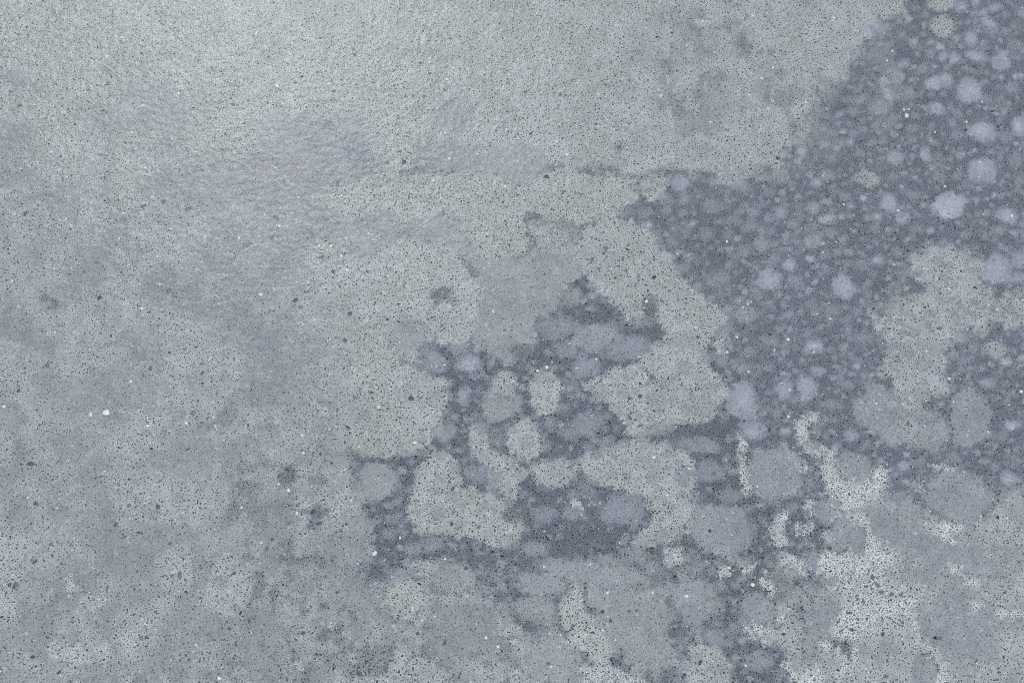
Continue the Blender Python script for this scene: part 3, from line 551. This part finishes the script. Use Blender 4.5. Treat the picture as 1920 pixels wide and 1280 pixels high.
DARK = [(187,558,10,7,0,2),(317,545,10,11,20,1),(307,378,12,9,0,1),(352,392,10,9,-40,1),(270,386,9,5,-25,0),(47,401,7,8,0,0),(656,588,11,8,10,2),(647,638,9,7,20,2),(771,747,11,9,20,2),(668,745,11,6,10,1),(696,736,7,6,0,2),
 (625,510,8,6,0,2),(604,482,8,5,-10,2),(554,563,8,9,30,2),(510,446,8,8,0,1),(517,407,12,7,0,1),(564,576,9,8,0,1),(633,345,7,9,0,1),(653,801,12,6,40,2),(847,1062-80,7,8,0,2),(849,916,6,11,25,2),
 (758,304,9,8,20,2),(725,306,9,7,0,1),(1025,331,9,8,20,2),(1057,359,9,5,10,1),(1136,466,9,9,0,1),(1110,487,7,10,20,1),(1168,486,8,9,10,1),(1226,520,9,7,0,2),(1277,441,9,9,0,1),(1352,399,10,9,20,1),(1398,402,9,8,0,1),(1130,573,7,6,0,0),
 (1200,743,10,9,0,0),(1180,747,6,6,0,2),(1222,707,12,12,0,1),(1200,719,5,7,0,2),(1147,774,8,8,0,1),(1180,781,7,10,0,1),(1200,798,12,6,-25,1),(972,785,8,5,20,2),(1013,823,9,6,-35,1),(1338,888,10,9,0,1),(1015,830,7,6,0,0),
 (89,684,9,10,20,1),(282,690,5,10,0,0),(379,699,6,9,20,0),(380,682,9,5,0,1),(362,774,11,9,0,1),(352,842,9,4,-20,2),(58,869,15,9,0,0),(67,944,9,7,0,0),(296,950,8,9,-30,0),(34,733,8,6,-20,2),(299,903,8,4,-25,1),(242,947,9,7,-40,1),
 (337,1077,11,15,-10,1),(323,1079,9,7,0,1),(217,983,7,9,20,0),(261,998,14,5,10,0),(233,1007,10,5,0,1),(319,1018,6,8,0,0),(65,1053,12,6,-35,0),(60,1050,8,6,20,1),(30,1095,13,10,30,1),(18,1096,8,9,20,0),(26,1101,7,8,0,0),(201,1103,6,14,0,1),(439,1074,7,7,0,2),(391,1189,7,6,-30,1),(61,1231,10,8,0,2),(111,1260,6,10,30,2),(265,1195,5,10,25,1),(430,1178,8,4,20,2),
 (589,958,10,8,20,2),(511,1011,9,8,30,0),(598,981,12,6,-20,2),(500,1029,8,5,-20,0),(569,1186,10,6,-20,0),(897,988,8,8,0,1),(874,1065,8,7,50,0),(833,1035,8,10,0,0),(924,1046,12,7,10,1),(783,1187,8,7,30,0),(673,1262,9,15,-40,0),(724,1258,8,8,0,1),(834,1203,5,12,25,0),(610,1081,7,7,0,1),(632,1110,8,6,0,0),
 (1130,1146,7,9,20,2),(1145,1163,8,7,20,0),(1180,1145,7,7,0,1),(1194,1144,7,7,0,1),(1224,1030-3,8,7,0,2),(1222,1034,7,9,25,0),(1151,1018,9,8,30,0),(1213,1030,8,6,-20,0),(1285,989,9,10,20,1),(1331,995,7,8,0,2),(1406,1033,10,9,0,2),(1245,1084,10,6,-20,1),(1073,1174,6,11,25,1),(1313,1240,7,7,0,2),(1283,1264,8,6,0,2),(1408,1240,8,6,0,1),(1146,1236,7,9,0,2),(1028,1243,9,7,0,1),
 (1522,290,8,8,0,1),(1458,297,8,6,-20,2),(1607,297,5,7,0,1),(1810,244,10,5,-20,2),(1861,209,10,4,-15,2),(1787,469,9,4,0,1),(1545,596,9,9,30,1),(1827,539,7,5,0,2),(1763,550,8,6,0,1),(1872,617,9,3,40,2),(1763,615,8,6,20,1),(1685,626,7,5,-20,1),(1702,470,7,6,0,2),(1443,805,7,6,0,2),(1618,737,7,7,0,1),(1703,794,4,14,5,1),(1734,888,9,9,-20,1),(1645,818,7,7,0,1),(1632,817,7,7,0,2),(1832,735,7,7,0,1),(1848,758,7,7,0,1),
 (1870,970,7,6,0,2),(1494,1094,10,8,0,0),(1672,1113,10,8,-20,1),(1688,1115,7,8,-30,1),(1646,1096,12,7,40,1),(1652,1110,9,7,30,1),(1755,1195,8,9,10,0),(1469,1188,7,6,0,2),(1598,1181,8,8,0,0),(1655,1188,8,8,0,0),(1763,1196,10,6,-20,1),(1752,1195,8,5,-30,0),(1584,1032,9,7,0,1),(1619,1127,7,6,0,1),(1661,1267,9,8,0,1),(1636,1082,10,9,0,1),(1556,1027,8,7,0,0),(1598,970,7,7,0,1),
 (1260,62,6,4,-10,2),(1232,70,7,4,0,2),(1310,170,4,6,30,2),(985,173,7,6,0,1),(1050,178,8,8,20,1),(1180,151,6,7,0,1),(995,251,5,6,30,2),(774,180,7,5,0,1),(795,181,8,5,-30,1),(665,103,5,6,0,0),(663,93,5,5,0,1),(566,144,9,4,-20,0),(554,155,9,3,0,0),(300,40,7,3,-15,1),(38,197,8,5,0,1),(200,159,8,3,-15,0),(192,208,8,3,0,0),(437,196,8,6,-30,1),(268,76,5,4,0,1),(20,172,8,4,0,1)]
WHITE = [(199,773,14,11,0,0),(170,777,7,8,0,1),(7,762,9,7,10,1),(245,715,6,4,0,0),(277,798,9,6,0,1),(349,793,8,5,30,1),(404,799,5,4,0,1),(282,830,4,4,0,1),(52,932,5,4,0,0),(541,919,8,6,0,0),(453,951,6,5,0,1),(567,816,5,5,0,0),(569,849,6,5,0,1),(778,830,9,6,0,1),(710,763,5,6,0,0),(411,1271,8,8,-20,0),(367,1208,5,4,0,0),(750,1008,4,6,0,0),(835,1047,7,4,-10,0),(703,1037,9,9,0,1),(934,1212,6,6,0,0),(911,1195,6,6,0,0),(557,963-2,6,5,0,1),(490,1017,5,4,0,1),
 (1224,1111,5,6,0,0),(1287,1117,7,6,0,0),(1020,1062,5,5,0,0),(1107,1057,4,4,0,0),(1139,1111,5,5,20,0),(1130,1181,5,5,0,0),(1154,1199,5,4,0,0),(1030,1187,5,5,0,1),(1033,1249,7,4,0,0),(1367,1064,6,5,0,0),(1398,1247,5,5,0,0),(1411,1096,9,7,0,0),(1162,1017,3,4,0,0),
 (834,684,5,3,0,0),(818,687,3,3,0,0),(1025,688,7,7,0,1),(1199,669,6,3,0,0),(1118,673,5,4,0,0),(1008,695,6,4,0,0),(1226,857,9,5,0,1),(1293,878,8,4,0,0),(1420,912,4,4,0,0),(1170,793,7,3,-15,1),(1363,660,5,5,0,0),(1478,1250-470,6,5,0,0),
 (1382,632,5,5,0,0),(1393,576,5,4,0,0),(1402,570,5,4,0,0),(1212,565,6,7,30,1),(1363,453,5,5,0,0),(1270,476,4,4,0,0),(1082,483,5,3,0,1),(1146,504,3,4,0,0),(1298,545,4,4,0,0),(1700,217,8,9,0,1),(1695,206,4,4,0,0),(1704,205,4,4,0,0),(1511,191,6,5,20,1),(1563,34,5,6,-40,0),(1515,76,3,3,0,0),(1449,127,5,4,0,1),(1673,96,4,4,0,0),(1812,229,5,4,0,0),(1841,191,4,4,0,0),(1753,248,4,4,0,0),(1772,350,5,4,0,0),(1684,395,5,4,-20,0),(1582,383,4,4,0,0),(1837,304,4,4,0,0),(1897,405,6,5,20,0),(1836,332,3,3,0,0),(1478,636,7,5,-30,0),(1557,598,6,3,0,0),(1676,496,5,3,0,0),(1568,454,4,3,0,0),(1543,457,3,3,0,0),(1780,542,5,4,0,1),(1543,473,3,4,20,0),(1737,658,5,4,0,0),(1780,710,5,5,0,0),(1915,734,7,6,0,0),(1452,656,4,4,0,0),(1527,649,4,3,0,0),(1526,660,5,3,0,0),(1481,731,4,5,0,0),(1643,756,4,4,0,0),(1693,757,4,4,0,0),(1788,753,4,4,0,0),(1853,810,4,5,0,0),(1645,783,5,2,0,0),(1744,1005-47,4,4,0,0),
 (519,161,7,7,0,1),(498,88,5,4,0,1),(549,82,4,4,0,1),(364,15,8,4,-15,1),(200,106,6,6,0,1),(317,116,5,4,0,1),(335,175,6,4,20,0),(268,198,9,4,0,1),(247,248,6,4,0,1),(181,114,4,3,0,0),(231,400,6,4,0,1),(323,260,6,3,0,1),(272,314,6,4,0,1),(228,71,11,3,-5,1),(300,525+8,6,4,10,1),(266,578,6,4,20,0),(262,533,6,3,10,1),(448,446,5,6,0,1),(489,552,7,5,0,0),(578,530,5,3,10,0),(598,460,5,5,0,1),(560,370,5,4,0,1),(650,506,5,4,20,0),(691,438,5,4,0,1),(851,391,4,3,0,0),(925,640-56,4,4,0,0),(925,582,4,4,0,0),(912,609,2,7,25,1),(620,461,7,6,0,1),(640,480,5,5,0,0),(947,350,6,5,0,1),(895,289,7,3,10,0),(843,297,6,5,30,1),(838,149,5,5,0,1),(806,110,4,6,0,1),(819,203,4,4,0,1),(771,245-50,4,4,0,1),(930,26,5,4,0,1),(831,22,4,4,0,0),(1030,54,3,4,0,0),(1001,6,3,5,20,0),(1053,124,2,5,20,0),(971,302,4,5,25,0),(1063,290,7,6,0,1),(1317,40,4,5,30,0),(1428,147,5,4,0,0),(1332,229,5,4,0,0),(1240,180,5,5,0,1),(1288,86,4,3,0,0),(1412,30,5,4,0,0),(950,243,5,3,0,0)]
for (a, b, cw, ch, tl, mi) in DARK: chip('dark_chip', a, b, cw*1.0, ch*1.0, tl, M_DARK[mi])
for (a, b, cw, ch, tl, mi) in WHITE: chip('white_chip', a, b, cw, ch, tl, M_WHITE[mi])
